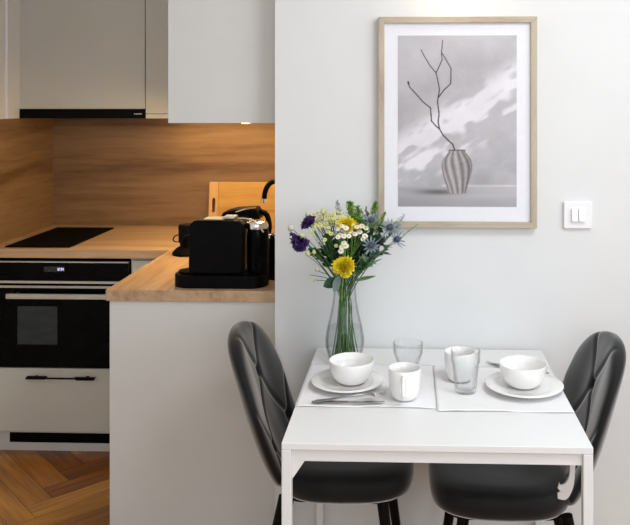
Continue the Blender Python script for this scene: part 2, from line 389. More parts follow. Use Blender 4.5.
# hob
c = empty('hob', (-1.635, 3.68, .9), 0, 'narrow black glass hob set in the oak worktop', 'hob')
bm = bmesh.new(); prism(bm, rrect(-.145, .145, -.26, .262, .004), .0005, .006, 'z'); obj('glass_top', bm, M['blackmatt'], c, bev=.001)
for yy, r in ((-.12, .085), (.13, .07)):
    bm = bmesh.new(); lathe(bm, [(r-.0008, .0061), (r+.0008, .0061), (r+.0008, .0064), (r-.0008, .0064)], 48, (0, yy), close=True)
    obj('zone_marking', bm, M['blackmatt'], c)

# uppers
c = empty('wall_cabinet', (-1.55, 3.88, 1.47), 0, 'cream wall cabinet over the hob with a black hood below', 'cabinet')
W(c, 'carcass', XL+.002, -1.252, 3.72, 4.058, 1.51, 2.5, M['cab2'])
W(c, 'door', XL+.004, -1.2505, 3.70, 3.7195, 1.508, 2.5, M['cab2'], .001)
c = empty('cooker_hood', (-1.555, 3.88, 1.46), 0, 'slim black cooker hood under the cream wall cabinet', 'cooker hood')
W(c, 'hood_body', XL+.002, -1.251, 3.72, 4.046, 1.468, 1.5085, M['blackmatt'])
hf = W(c, 'fascia', XL+.001, -1.250, 3.696, 3.7195, 1.463, 1.5065, M['black'], .001)
bm = bmesh.new(); l = c.location
for i, x in enumerate((-1.299, -1.2905, -1.284, -1.2765, -1.269)): bx(bm, x-l.x, x+.005-l.x, 3.6952-l.y, 3.6958-l.y, 1.4815-l.z, 1.4865-l.z)
obj('maker_mark', bm, M['silver'], hf, label='tiny silver lettering')
c = empty('corner_wall_cabinet', (-1.03, 3.88, 1.47), 0, 'narrow cream corner wall cabinet right of the hood', 'cabinet')
W(c, 'carcass', -1.247, -.8255, 3.72, 4.058, 1.485, 2.5, M['cab2'])
W(c, 'door', -1.2465, -.827, 3.70, 3.7195, 1.486, 2.5, M['cab2'], .001)
W(c, 'light_rail', -1.2465, -.827, 3.703, 3.72, 1.463, 1.4835, M['cab2'])
c = empty('side_wall_cabinet', (-.64, 3.2, 1.47), 0, 'large cream wall cabinet beside the picture wall, end panel facing out', 'cabinet')
W(c, 'end_panel', -.825, XC-.004, 2.68, 2.698, 1.471, 2.5, M['cab'], .001)
W(c, 'carcass', -.823, XC-.004, 2.6985, 3.698, 1.475, 2.5, M['cab2'])
ls2 = None
ls = W(c, 'led_strip', -.580, -.560, 2.72, 3.68, 1.468, 1.4745, M['led'], label='warm glowing under-cabinet light strip')

cc = bpy.data.objects['corner_wall_cabinet']
W(cc, 'led_strip', -1.20, -.84, 3.90, 3.915, 1.478, 1.4845, M['led'], label='added warm light strip brightening the splashback')  # extra strip, added only to brighten the splashback

# cutting board leaning on the splashback
c = empty('cutting_board', (-.84, 3.99, .9005), 0, 'amber wooden cutting board standing against the splashback', 'cutting board')
c.rotation_euler = (math.radians(-7), 0, 0)
bm = bmesh.new(); prism(bm, rrect(-.133, .20, 0, .232, .004), -.009, .009); obj('board', bm, M['bamboo'], c, bev=.0015)
bm = bmesh.new(); ring_plate(bm, rrect(-.18, -.1335, 0, .232, .006), rrect(-.164, -.1475, .075, .150, .008), -.009, .009)
obj('end_strip', bm, M['bamboo2'], c, label='paler end strip with a slot handle')

# tap
c = empty('kitchen_tap', (-.505, 3.2, .9), 0, 'black gooseneck tap behind the coffee machine', 'tap')
bm = bmesh.new(); pts = [(0, 0, .03)]+[(0, 0, .05+.2*i/4) for i in range(5)]
for i in range(1, 13):
    a = PI*i/12; pts.append((-.042+.042*math.cos(a), 0, .25+.075*math.sin(a)*.9))
pts += [(-.085, 0, .245)]
tube(bm, pts, .0105, 16); obj('spout', bm, M['black'], c, smooth=40)
bm = bmesh.new(); lathe(bm, [(0, 0), (.025, 0), (.025, .035), (.018, .045), (0, .045)], 24); obj('base', bm, M['black'], c, smooth=40)
bm = bmesh.new(); tube(bm, [(-.085, 0, .2485), (-.086, 0, .232)], .0115, 16); obj('aerator', bm, M['chrome'], c, smooth=40, label='chrome spout tip')
bm = bmesh.new(); tube(bm, [(0, -.02, .03), (0, -.05, .05), (0, -.075, .085)], [.006, .005], 10); obj('lever', bm, M['black'], c, smooth=40)

# coffee machine: lies along x, cup tray to the left
c = empty('coffee_machine', (-.654, 2.758, .9005), 0, 'black capsule coffee machine at the end of the peninsula worktop', 'coffee machine')
bm = bmesh.new(); prism(bm, rrect(-.166, .160, -.062, .062, .055, 10), 0, .043, 'z'); obj('base', bm, M['black'], c, smooth=35, bev=.004)
bm = bmesh.new(); lathe(bm, [(0, .047), (.045, .047), (.045, .051), (0, .051)], 32, (-.11, 0)); obj('drip_tray', bm, M['blackmatt'], c, smooth=40)
bm = bmesh.new()
prism(bm, [(-.108, .047), (-.108, .205), (-.102, .222), (-.090, .231), (-.078, .234), (.062, .231), (.075, .225), (.082, .21), (.082, .047)], -.055, .055)
bd = obj('body', bm, M['black'], c, bev=.008, smooth=45)
bm = bmesh.new(); prism(bm, [(-.060, .2335), (.010, .2322), (.010, .2350), (-.060, .2362)], -.032, .032); obj('top_plate', bm, M['silver'], c, bev=.002, label='silver plate on the top')
bm = bmesh.new(); prism(bm, [(.0, .236), (.045, .234), (.048, .243), (.008, .243)], -.025, .025); obj('lid_button', bm, M['silver'], c, bev=.002)
bm = bmesh.new(); tube(bm, [(-.108, 0, .165), (-.135, 0, .16), (-.14, 0, .145)], [.016, .012, .009], 16); obj('spout', bm, M['black'], c, smooth=40)
bm = bmesh.new(); lathe(bm, [(0, .047), (.036, .047), (.038, .06), (.038, .185), (.035, .20), (0, .20)], 40, (.124, 0)); obj('water_tank', bm, M['gloss'], c, smooth=40, label='glossy black water tank')
bm = bmesh.new(); lathe(bm, [(0, .2005), (.039, .2005), (.041, .209), (.036, .222), (.015, .228), (0, .228)], 40, (.120, 0)); lid = obj('tank_lid', bm, M['chrome'], c, smooth=40, label='shiny chrome tank lid')
bm = bmesh.new(); tube(bm, smoothpath([(.06, -.02, .236), (.095, -.03, .236), (.125, -.034, .224), (.148, -.03, .19)]), .004, 10); obj('lever', bm, M['chrome'], c, smooth=40, label='curved chrome lever')
# milk frother beside it, tight against the wall
c = empty('milk_frother', (-.484, 2.86, .9005), 0, 'slim black and chrome milk frother squeezed between coffee machine and wall', 'milk frother')
bm = bmesh.new(); lathe(bm, [(0, 0), (.030, 0), (.031, .01), (.029, .15), (0, .15)], 32); obj('jug', bm, M['gloss'], c, smooth=40)
bm = bmesh.new(); lathe(bm, [(0, .150), (.030, .150), (.030, .162), (0, .168)], 32); obj('lid', bm, M['chrome'], c, smooth=40)
bm = bmesh.new(); tube(bm, [(0, 0, .166), (0, 0, .225)], .004, 8); obj('whisk_handle', bm, M['black'], c, smooth=40)
# appliances behind
c = empty('electric_kettle', (-.668, 3.12, .9205), 0, 'black kettle with sloping lid standing behind the coffee machine', 'kettle')
bm = bmesh.new(); lathe(bm, [(0, -.02), (.078, -.02), (.082, -.005), (.079, .022), (0, .022)], 40); obj('power_base', bm, M['blackmatt'], c, smooth=40)
bm = bmesh.new(); lathe(bm, [(0, .0222), (.075, .0222), (.08, .05), (.074, .13), (.062, .175), (0, .178)], 40); obj('body', bm, M['black'], c, smooth=40)
bm = bmesh.new(); prism(bm, [(-.072, .17), (-.062, .188), (-.02, .2), (.07, .205), (.085, .16), (.06, .165)], -.045, .045); obj('lid', bm, M['black'], c, bev=.006, smooth=45)
bm = bmesh.new(); tube(bm, smoothpath([(.075, 0, .19), (.105, 0, .17), (.112, 0, .11), (.08, 0, .055)]), .011, 12); obj('handle', bm, M['black'], c, smooth=40)
bm = bmesh.new(); tube(bm, smoothpath([(-.01, -.045, .19), (.03, -.05, .203), (.07, -.045, .21)]), .0035, 8); obj('lid_rim', bm, M['chrome'], c, smooth=40, label='thin chrome rim')
c = empty('coffee_grinder', (-.930, 3.30, .9005), 0, 'small black grinder with wire loop handle left behind the coffee machine', 'coffee grinder')
bm = bmesh.new(); lathe(bm, [(0, 0), (.062, 0), (.066, .008), (.05, .026), (.036, .034), (0, .034)], 40); obj('base', bm, M['blackmatt'], c, smooth=40)
bm = bmesh.new(); lathe(bm, [(0, .034), (.034, .034), (.034, .045), (.04, .055), (.041, .118), (.036, .126), (0, .127)], 40); obj('body', bm, M['black'], c, smooth=40)
bm = bmesh.new(); tube(bm, smoothpath([(-.03, -.005, .084), (-.052, -.005, .078), (-.063, -.005, .064), (-.055, -.005, .053), (-.03, -.005, .052)]), .0025, 8); obj('wire_handle', bm, M['black'], c, smooth=40)

# ------------------------------------------------------------------ picture
PX0, PX1, PZ0, PZ1 = -.100, .415, 1.134, 1.821
pcx, pcz = (PX0+PX1)/2, (PZ0+PZ1)/2
c = empty('framed_picture', (pcx, YW, PZ0), 0, 'large oak-framed picture of a ribbed vase with a bare twig', 'picture')
hw, hh, fw, fd = (PX1-PX0)/2, PZ1-PZ0, .020, .026
for pts, mm in (([(-hw, 0), (hw, 0), (hw-fw, fw), (-hw+fw, fw)], 'frame'), ([(-hw, hh), (hw, hh), (hw-fw, hh-fw), (-hw+fw, hh-fw)], 'frame'),
                ([(-hw, 0), (-hw, hh), (-hw+fw, hh-fw), (-hw+fw, fw)], 'framev'), ([(hw, 0), (hw, hh), (hw-fw, hh-fw), (hw-fw, fw)], 'framev')):
    bm = bmesh.new(); prism(bm, pts, -fd, -.002); obj('frame_rail', bm, M[mm], c, bev=.0012)
box('mount', -hw+fw, hw-fw, -.015, -.010, fw, hh-fw, M['mount'], c)
box('backing_board', -hw+fw, hw-fw, -.0095, -.002, fw, hh-fw, M['black'], c)
# the print, tones worked out point by point
def print_mesh():
    x0, x1, z0, z1 = -.036-pcx, .350-pcx, 1.202-PZ0, 1.7605-PZ0
    nx, nz = 230, 332
    u, v = np.meshgrid(np.linspace(0, 1, nx), np.linspace(0, 1, nz))        # v up
    X = u*118; Y = (1-v)*170                                                # print coordinates
    rng = np.random.RandomState(3)
    def vnoise(sx, sy, ang=0):
        ca, sa = math.cos(ang), math.sin(ang)
        a = (X*ca+Y*sa)/sx+100; b = (-X*sa+Y*ca)/sy+100
        g = rng.rand(300, 300); i, j = np.floor(a).astype(int), np.floor(b).astype(int); fa, fb = a-i, b-j
        fa = fa*fa*(3-2*fa); fb = fb*fb*(3-2*fb)
        return (g[i, j]*(1-fa)+g[i+1, j]*fa)*(1-fb)+(g[i, j+1]*(1-fa)+g[i+1, j+1]*fa)*fb
    sm = lambda a, b, t: (lambda q: q*q*(3-2*q))(np.clip((t-a)/(b-a), 0, 1))
    base = .67+.05*(vnoise(30, 25)-.5)+.03*(vnoise(9, 9)-.5)+.015*(vnoise(2.5, 2.5)-.5)
    base += .05*sm(60, 0, Y)
    # dappled band of light rising to the right
    d = Y-(120-.62*X)                                                      # distance below band centre
    band = sm(-32, -8, d)*sm(62, 20, d)
    n1 = vnoise(22, 7, -.5); n2 = vnoise(9, 4, -.6); n3 = vnoise(40, 14, -.5)
    leaf = sm(.42, .62, .5*n1+.3*n2+.2*n3+.10*band-.02)
    base = base+band*(.03+.15*leaf)
    base -= .04*sm(100, 140, Y)*(1-leaf)*0.6
    fl_ = sm(149.5, 151, Y-.0*X)
    table = .63+.06*sm(0, 118, X)+.03*(vnoise(30, 3)-.5)-.05*sm(158, 166, Y)
    base = base*(1-fl_)+table*fl_
    base = np.where((Y > 148) & (Y < 150.2) & (X > 44), base+.10, base)
    # vase shadow on the table
    sh = np.exp(-(((X-40)/20)**2+((Y-155.5)/2.6)**2)); base = base-.26*sh
    rgb = np.stack([base*1.0, base*.985, base*1.015], -1)
    # vase: outline
    prof = [(113, 7.6), (114.5, 8.6), (116, 8.6), (119, 11.0), (123, 13.8), (128, 15.2), (134, 15.0), (141, 13.4), (149, 10.8), (157, 8.6)]
    hwid = np.interp(Y, [p[0] for p in prof], [p[1] for p in prof], left=0, right=0)
    cxv = 58.8; inside = (np.abs(X-cxv) < hwid) & (Y > 113) & (Y < 157+.06*(9-np.abs(X-cxv)))
    t = np.clip((X-cxv)/np.maximum(hwid, .1), -1, 1); th = np.arcsin(t)
    rib = (.5+.5*np.sin(th*11.0-(Y-135)*.15+.6))**.8
    tone = .44+.23*rib-.04*t+.05*(vnoise(2, 2)-.5); tone = tone*(1-.18*np.abs(t)**3)
    tone = np.where(Y < 115, .40, tone)
    for k, m_ in enumerate((1.03, .99, .99)): rgb[..., k] = np.where(inside, tone*m_, rgb[..., k])
    # twig (in the same print coordinates, traced by branches)
    S = 1.0
    def seg(pts, w0, w1):
        nonlocal rgb
        for i in range(len(pts)-1):
            a, b = np.array(pts[i], float), np.array(pts[i+1], float)
            L = b-a; q = np.clip(((X-a[0])*L[0]+(Y-a[1])*L[1])/(L@L), 0, 1)
            dist = np.hypot(X-a[0]-q*L[0], Y-a[1]-q*L[1])
            f = (i+q)/(len(pts)-1); w = w0+(w1-w0)*f
            al = np.clip(1.0-(dist-w*.5)/.42, 0, 1)[..., None]
            rgb = rgb*(1-al)+np.array((.13, .10, .10))*al
    seg([(56.5, 113.5), (54.5, 108), (50, 104), (45, 99), (41.5, 93), (38, 90), (33.5, 85), (33, 79), (32.5, 72), (25, 66), (18, 58), (11.5, 51), (10.5, 46)], .85, .5)
    seg([(41.5, 93), (40, 86), (41, 78), (39.5, 66), (40, 62), (46, 54), (52.5, 48), (53, 33), (48, 24), (43.5, 17), (44.5, 5)], .8, .3)
    seg([(40, 62), (41.5, 54), (40, 46), (38, 37), (32, 30), (26, 20), (23, 14)], .6, .3)
    seg([(38, 37), (41, 31), (44, 24), (43.5, 18)], .5, .3)
    seg([(10.5, 48), (10, 46)], 1.2, .9)
    lin = np.clip(rgb, 0, 1)**2.2
    xs = x0+u*(x1-x0); zs = z0+v*(z1-z0)
    verts = np.stack([xs, np.full_like(xs, -.0158), zs], -1).reshape(-1, 3)
    idx = np.arange(nx*nz).reshape(nz, nx)
    faces = np.stack([idx[:-1, :-1], idx[:-1, 1:], idx[1:, 1:], idx[1:, :-1]], -1).reshape(-1, 4)
    me = bpy.data.meshes.new('print'); me.from_pydata(verts.tolist(), [], faces.tolist())
    ca = me.color_attributes.new('tint', 'FLOAT_COLOR', 'POINT')
    buf = np.ones((nx*nz, 4), np.float32); buf[:, :3] = lin.reshape(-1, 3); ca.data.foreach_set('color', buf.ravel())
    me.materials.append(M['print'])
    o = bpy.data.objects.new('print', me); col.objects.link(o); o.parent = c; return o
print_mesh()
# light switch
c = empty('light_switch', (.549, YW, 1.132), 0, 'white double light switch on the wall right of the picture', 'light switch')
bm = bmesh.new(); prism(bm, rrect(-.046, .046, 0, .088, .006), -.012, -.0002); obj('frame', bm, M['plastic'], c, bev=.003)
for x0, x1 in ((-.0215, -.0008), (.0008, .0215)):
    bm = bmesh.new(); prism(bm, [(-.0122, .024), (-.0122, .064), (-.0185, .064), (-.0225, .024)], x0, x1, 'x'); obj('rocker', bm, M['plastic'], c, bev=.0012)
# wall lamp just above the frame
c = empty('picture_lamp', (.151, YW, 1.925), 0, 'small white wall lamp above the picture throwing warm light', 'lamp')
bm = bmesh.new(); prism(bm, rrect(-.03, .03, .0, .06, .01), -.01, -.0002); obj('wall_plate', bm, M['white'], c)
bm = bmesh.new(); tube(bm, [(0, -.01, .06), (0, -.064, .06)], .006, 10); obj('arm', bm, M['white'], c)
bm = bmesh.new(); lathe(bm, [(.018, .045), (.022, .045), (.022, .075), (0, .077), (0, .072), (.018, .070)], 32, (0, -.085)); obj('socket', bm, M['white'], c, smooth=40)
bm = bmesh.new(); lathe(bm, [(0, -.005), (.012, -.002), (.021, .010), (.024, .022), (.020, .036), (.014, .0445), (0, .0448)], 24, (0, -.085)); obj('bulb', bm, M['bulb'], c, smooth=True, label='glowing warm bulb')

# ------------------------------------------------------------------ table
TX0, TX1, TY0, TY1, TZ = -.303, .432, 1.868, 2.592, .735
tcx, tcy = (TX0+TX1)/2, (TY0+TY1)/2; ax, ay = (TX1-TX0)/2, (TY1-TY0)/2
c = empty('dining_table', (tcx, tcy, 0), 0, 'white square dining table with slim legs against the wall', 'table')
box('tabletop', -ax, ax, -ay, ay, TZ-.0165, TZ, M['white'], c, .0015)
bm = bmesh.new(); t = .018; z0, z1 = .690, TZ-.0168; q = .007
bx(bm, -ax+.024, ax-.024, -ay+q, -ay+q+t, z0, z1); bx(bm, -ax+.024, ax-.024, ay-q-t, ay-q, z0, z1)
bx(bm, -ax+q, -ax+q+t, -ay+.0245, ay-.0245, z0, z1); bx(bm, ax-q-t, ax-q, -ay+.0245, ay-.0245, z0, z1)
obj('apron', bm, M['whiteleg'], c)
for sx in (-1, 1):
    for sy in (-1, 1):
        x0, x1 = sorted((sx*ax, sx*(ax-.0235))); y0, y1 = sorted((sy*ay, sy*(ay-.0235)))
        lg = box('leg', x0, x1, y0, y1, 0, TZ-.0168, M['whiteleg'], c, .002)
        bm = bmesh.new(); s = sx
        if sx < 0: prism(bm, [(sx*(ax-.024), .645), (sx*(ax-.024), .690), (sx*(ax-.055), .690)], sy*(ay-.010)-.002, sy*(ay-.010)+.002)
        if sx < 0: obj('corner_brace', bm, M['whiteleg'], c)
        bm = bmesh.new(); lathe(bm, [(0, .682), (.004, .683), (.008, .686), (.0095, .6898), (0, .6898)], 20, (sx*(ax-.062), sy*(ay-.03)+0)); obj('screw_cap', bm, M['plastic'], c, smooth=40)
# curved hook bracket under the right end
bm = bmesh.new()
xb = ax-.036
hk = smoothpath([(xb-.010, 0, .690), (xb-.006, 0, .665), (xb-.009, 0, .645), (xb-.018, 0, .632), (xb-.030, 0, .628)], 5)+[V((xb-.031, 0, .634)), V((xb-.036, 0, .622)), V((xb-.028, 0, .616)), V((xb-.036, 0, .612))]
hk += smoothpath([(xb-.035, 0, .601), (xb-.018, 0, .599), (xb-.006, 0, .609), (xb+.003, 0, .630), (xb+.006, 0, .660), (xb+.010, 0, .690)], 5)
prism(bm, [(p.x, .69-(.69-p.z)*1.2) for p in hk], -ay+.06, -ay+.066)
obj('hook_bracket', bm, M['whiteleg'], c, bev=.0008)

# placemats
def placemat(x0, x1, y0, y1, label, seed):
    rnd = random.Random(seed); c = ((x0+x1)/2, (y0+y1)/2); bm = bmesh.new(); nx, ny = 46, 40; g = []
    ph = [rnd.uniform(0, 6) for _ in range(6)]
    for j in range(ny+1):
        row = []
        for i in range(nx+1):
            u, v = i/nx, j/ny
            e = max(0, 1-v*10)
            z = .0014+.0022*(1+math.sin(u*9+ph[0]+v*3))*(.4)+.0022*e*max(0, math.sin(u*17+ph[1]))*max(0, math.sin(u*5+ph[2]))+.0010*max(0, math.sin(v*14+ph[3]+u*2))*abs(math.sin(u*7+ph[4]))
            if u < .05 and seed == 2: z += .0016*(1-u/.05)
            row.append(bm.verts.new((x0+u*(x1-x0)-c[0], y0+v*(y1-y0)+.003*math.sin(u*8+ph[5])*(1-v)-c[1], z)))
        g.append(row)
    for j in range(ny):
        for i in range(nx): bm.faces.new((g[j][i], g[j][i+1], g[j+1][i+1], g[j+1][i]))
    o = obj('placemat', bm, M['cloth'], smooth='keep'); o.location = (c[0], c[1], TZ+.0002)
    for p in o.data.polygons: p.use_smooth = True
    s = o.modifiers.new('solid', 'SOLIDIFY'); s.thickness = .0010; s.offset = -1
    tag(o, label, 'placemat', 'linen placemats on the table'); return o
placemat(-.3025, .0741, 2.089, 2.425, 'white linen placemat on the left half of the table', 1)
placemat(.0743, .430, 2.071, 2.415, 'white linen placemat on the right half of the table', 2)
ZT = TZ+.0052     # top of the cloth

# ------------------------------------------------------------------ tableware
def plate(x, y, r, label):
    bm = bmesh.new()
    lathe(bm, [(0, .002), (r*.52, .002), (r*.56, 0), (r*.60, .002), (r*.68, .005), (r*.98, .0135), (r, .0150), (r*.985, .0165), (r*.68, .0088), (r*.6, .0055), (0, .005)], 72)
    o = obj('plate', bm, M['ceramic'], smooth=True); o.location = (x, y, ZT); tag(o, label, 'plate', 'porcelain plates on the placemats'); return o
def bowl(x, y, r, h, label):
    bm = bmesh.new()
    lathe(bm, [(0, .003), (r*.48, .003), (r*.52, 0), (r*.56, .002), (r*.72, h*.13), (r*.87, h*.36), (r*.96, h*.66), (r*.995, h*.97), (r*.985, h), (r*.955, h*.985), (r*.925, h*.66), (r*.83, h*.38), (r*.66, h*.18), (r*.45, h*.11), (0, h*.1)], 72)
    o = obj('bowl', bm, M['ceramic'], smooth=True); o.location = (x, y, ZT+.0060); tag(o, label, 'bowl', 'porcelain bowls on the plates'); return o
plate(-.175, 2.243, .1035, 'white porcelain plate on the left placemat'); bowl(-.164, 2.250, .0648, .064, 'round white bowl on the left plate')
plate(.323, 2.228, .109, 'white porcelain plate on the right placemat'); bowl(.321, 2.238, .0670, .064, 'round white bowl on the right plate')
def mug(x, y, rz, label, z=ZT):
    c = empty('mug', (x, y, z), rz, label, 'mug', 'white mugs on the table'); bm = bmesh.new(); r, h = .0445, .083
    lathe(bm, [(0, .003), (r*.58, .003), (r*.62, 0), (r*.70, .002), (r*.84, h*.14), (r*.95, h*.4), (r, h*.75), (r*.99, h*.985), (r*.97, h), (r*.93, h*.98), (r*.93, h*.7), (r*.88, h*.4), (r*.75, h*.14), (0, h*.09)], 56)
    obj('cup', bm, M['ceramic'], c, smooth=True)
    bm = bmesh.new(); tube(bm, smoothpath([(0, -r*.93, h*.82), (0, -r*1.32, h*.84), (0, -r*1.62, h*.66), (0, -r*1.45, h*.36), (0, -r*.84, h*.22)], 6), .0048, 12, flat=1.5)
    obj('handle', bm, M['ceramic'], c, smooth=50); return c
mug(-.012, 2.150, math.radians(-3), 'white porcelain mug at the front beside the cutlery')
mug(.147, 2.296, math.radians(150), 'white porcelain mug behind the tall glass')
def tumbler(x, y, rb, rt, h, step, label, z):
    bm = bmesh.new(); t = .0022
    def wob(a, zz):
        if zz > h*step+.001 or zz < .004: return 1
        k = (a*9/(2*PI)) % 1; return 1-.045*(4*(k-.5)**2)+.0
    prof = [(0, .0), (rb*.93, 0), (rb, .003)]+[(rb+(rt*.93-rb)*s, .005+(h*step-.005)*s) for s in (0, .25, .5, .75, 1)]
    prof += [(rt*.985, h*step+.006), (rt, h*.97), (rt-t*.4, h), (rt-t, h*.985), (rt*.985-t, h*step+.006), (rt*.93-t*1.3, h*step-.002), (rb-t*1.5, .011), (rb*.8, .009), (0, .009)]
    lathe(bm, prof, 72, (0, 0), wob)
    o = obj('drinking_glass', bm, M['glass'], smooth=60); o.location = (x, y, z); tag(o, label, 'glass', 'clear drinking glasses'); return o
tumbler(-.003, 2.400, .032, .0455, .076, .52, 'low clear glass tumbler behind the front mug', ZT-.0008)
tumbler(.157, 2.202, .030, .0408, .116, .68, 'tall clear faceted glass left of the right plate', ZT)
# cutlery: built along +x, tip at +x, origin mid
def fork(x, y, rz, label, z, s=1.0):
    c = empty('fork', (x, y, z), rz, label, 'fork'); bm = bmesh.new(); n = 14
    def strip(pts):      # (x, halfwidth, z)
        rows = []
        for (px, w, pz) in pts:
            rows.append([bm.verts.new((px*s, -w, pz)), bm.verts.new((px*s, w, pz)), bm.verts.new((px*s, w*.8, pz+.0022)), bm.verts.new((px*s, -w*.8, pz+.0022))])
        for a, b in zip(rows[:-1], rows[1:]):
            for k in range(4): bm.faces.new((a[k], a[(k+1) % 4], b[(k+1) % 4], b[k]))
        bm.faces.new(rows[0]); bm.faces.new(rows[-1][::-1])
    strip([(-.095, .006, 0), (-.092, .0085, 0), (-.05, .0065, .001), (.0, .0035, .006), (.03, .003, .008), (.045, .007, .006), (.058, .0115, .003), (.066, .0118, .0022)])
    obj('handle', bm, M['cutlery'], c, smooth=50)
    bm = bmesh.new()
    for k in range(4):
        yy = -.0093+k*.0062
        tube(bm, [(.064*s, yy, .0034), (.078*s, yy, .003), (.09*s, yy*.97, .005), (.098*s, yy*.95, .009)], [.0013, .0005], 8)
    obj('tines', bm, M['cutlery'], c, smooth=50); return c
def knife(x, y, rz, label, z):
    c = empty('knife', (x, y, z), rz, label, 'knife'); bm = bmesh.new()
    tube(bm, [(-.098, 0, .0036), (-.09, 0, .0036), (-.03, 0, .0036), (.0, 0, .0036)], [.004, .0068, .0055, .0042], 12, flat=.52); obj('handle', bm, M['cutlery'], c, smooth=50)
    bm = bmesh.new(); prism(bm, [(-.002, -.004), (.02, -.008), (.08, -.009), (.095, -.003), (.098, .003), (.09, .005), (-.002, .004)], .0028, .0044, 'z'); obj('blade', bm, M['cutlery'], c, bev=.0005); return c
knife(-.162, 2.106, math.radians(2), 'steel table knife in front of the left plate', ZT)
fork(-.156, 2.121, math.radians(15), 'steel fork crossed over the knife in front of the left plate', ZT+.0075)
fork(.326, 2.390, math.radians(180-24), 'steel fork lying behind the right plate', ZT)

# ------------------------------------------------------------------ chairs
def make_chair(label):
    c = empty('dining_chair', (0, 0, 0), 0, label, 'chair', 'dark velvet chairs at the table')
    # backrest: padded shell. v runs up, u across
    n, mv = 84, 110
    cl = [V(q) for q in smoothpath([(-.150, 0, .437), (-.187, 0, .460), (-.221, 0, .52), (-.256, 0, .61), (-.287, 0, .71), (-.311, 0, .79), (-.328, 0, .850), (-.334, 0, .868)], 10)]
    cum = [0]
    for a, b in zip(cl[:-1], cl[1:]): cum.append(cum[-1]+(b-a).length)
    T = cum[-1]
    def pos(t):
        s = t*T
        for i in range(len(cum)-1):
            if s <= cum[i+1] or i == len(cum)-2:
                f = (s-cum[i])/(cum[i+1]-cum[i]); d = (cl[i+1]-cl[i]).normalized(); return cl[i].lerp(cl[i+1], f), d
    def hwid(t):     # half width of the outline
        base = .180+.028*math.sin(min(1, t/.60)*PI/2) - .045*max(0, (t-.55)/.45)
        top = (1-max(0, (t-.70)/.30)**2.6)**.5 if t < 1 else 0
        bot = (1-max(0, (.10-t)/.10)**2.5*.35)
        return max(base*top*bot, .0001)
    front, back = [], []
    bm = bmesh.new()
    for j in range(mv+1):
        t = math.sin(j/mv*PI/2)**1.0*.0+ (j/mv if j/mv < .7 else .7+.3*math.sin((j/mv-.7)/.3*PI/2))
        p, d = pos(t); N = V((d.z, 0, -d.x)); N = N if N.x > 0 else -N
        w = hwid(t); rf, rb = [], []
        for i in range(n+1):
            a = -1+2*i/n; u = math.sin(a*PI/2)
            y = u*w; s_ = (t*T)
            wrap = .040*(abs(y)/.2)**2.2
            edge = (1-abs(u)**5)**.5 if abs(u) < 1 else 0
            et = (1-max(0, (t-.86)/.14)**3)**.5 if t < 1 else 0
            eb = 1
            # diamond quilting
            zc = s_-.325; k1 = .62; P = .24
            g = 0
            for sg in (1, -1):
                q = (y+sg*zc*k1)/P; dd = abs(q-round(q))*P/math.sqrt(1+k1*k1); g = max(g, math.exp(-(dd/.0080)**2))
            btn = 0
            for by, bz in ((0, 0), (.12, .1935), (-.12, .1935), (.12, -.1935), (-.12, -.1935)):
                btn = max(btn, math.exp(-(((y-by)**2+(zc-bz)**2)/.017**2)))
            puff = .5+.5*math.cos(2*PI*(y+zc*k1)/P)*math.cos(2*PI*(y-zc*k1)/P)
            pad = (.030*edge*et)+((-.0050*g-.012*btn)+.003*puff)*edge*et
            b_ = -(.020*edge*et)
            base_p = p+V((0, y, 0))+N*wrap
            rf.append(base_p+N*pad); rb.append(base_p+N*b_)
        front.append([bm.verts.new(q) for q in rf]); back.append([bm.verts.new(q) for q in rb])
    for G in (front, back):
        for j in range(mv):
            for i in range(n): bm.faces.new((G[j][i], G[j][i+1], G[j+1][i+1], G[j+1][i]))
    for i in range(n): bm.faces.new((front[0][i], front[0][i+1], back[0][i+1], back[0][i])); bm.faces.new((front[mv][i], front[mv][i+1], back[mv][i+1], back[mv][i]))
    for j in range(mv):
        for e in (0, n): bm.faces.new((front[j][e], front[j+1][e], back[j+1][e], back[j][e]))
    bmesh.ops.remove_doubles(bm, verts=bm.verts, dist=.0003)
    obj('backrest', bm, M['velvet'], c, smooth=True)
    # seat cushion
    bm = bmesh.new(); n = 64; layers = []
    def outline(a, s):
        ca, sa = math.cos(a), math.sin(a); e = 2/3.4
        x = abs(ca)**e*(1 if ca > 0 else -1); y = abs(sa)**e*(1 if sa > 0 else -1)
        return V(((.203 if x > 0 else .185)*x*s+.006, .208*y*s*(1-.05*(x > 0)*x), 0))
    prof = [(0, .427), (.5, .427), (.80, .428), (.93, .432), (.985, .444), (1.0, .463), (.99, .482), (.955, .496), (.88, .504), (.7, .507), (.4, .506), (0, .505)]
    for (s, z) in prof:
        if s == 0: layers.append([bm.verts.new((0, 0, z))]); continue
        ring = []
        for i in range(n):
            p = outline(2*PI*i/n, s); up = .018*max(0, (-p.x-.10)/.1)**2*(z > .49); dn = -.012*max(0, (p.x-.12)/.09)**2*(1 if z > .49 else .6)
            ring.append(bm.verts.new((p.x, p.y, z+up+dn)))
        layers.append(ring)
    for a, b in zip(layers[:-1], layers[1:]):
        for i in range(n):
            j = (i+1) % n
            if len(a) == 1: bm.faces.new((a[0], b[i], b[j]))
            elif len(b) == 1: bm.faces.new((a[i], b[0], a[j]))
            else: bm.faces.new((a[i], b[i], b[j], a[j]))
    obj('seat', bm, M['velvet'], c, smooth=True)
    bm = bmesh.new(); prism(bm, rrect(-.15, .155, -.15, .15, .04), .413, .4268, 'z'); obj('seat_frame', bm, M['leg'], c)
    for sx in (-1, 1):
        for sy in (-1, 1):
            bm = bmesh.new(); x0 = .120 if sx > 0 else -.158
            tube(bm, [(x0, sy*.135, .42), (x0+sx*.055 if sx > 0 else x0-.095, sy*.175, -.0035)], [.0165, .0125], 16); obj('leg', bm, M['leg'], c, smooth=40)
    return c
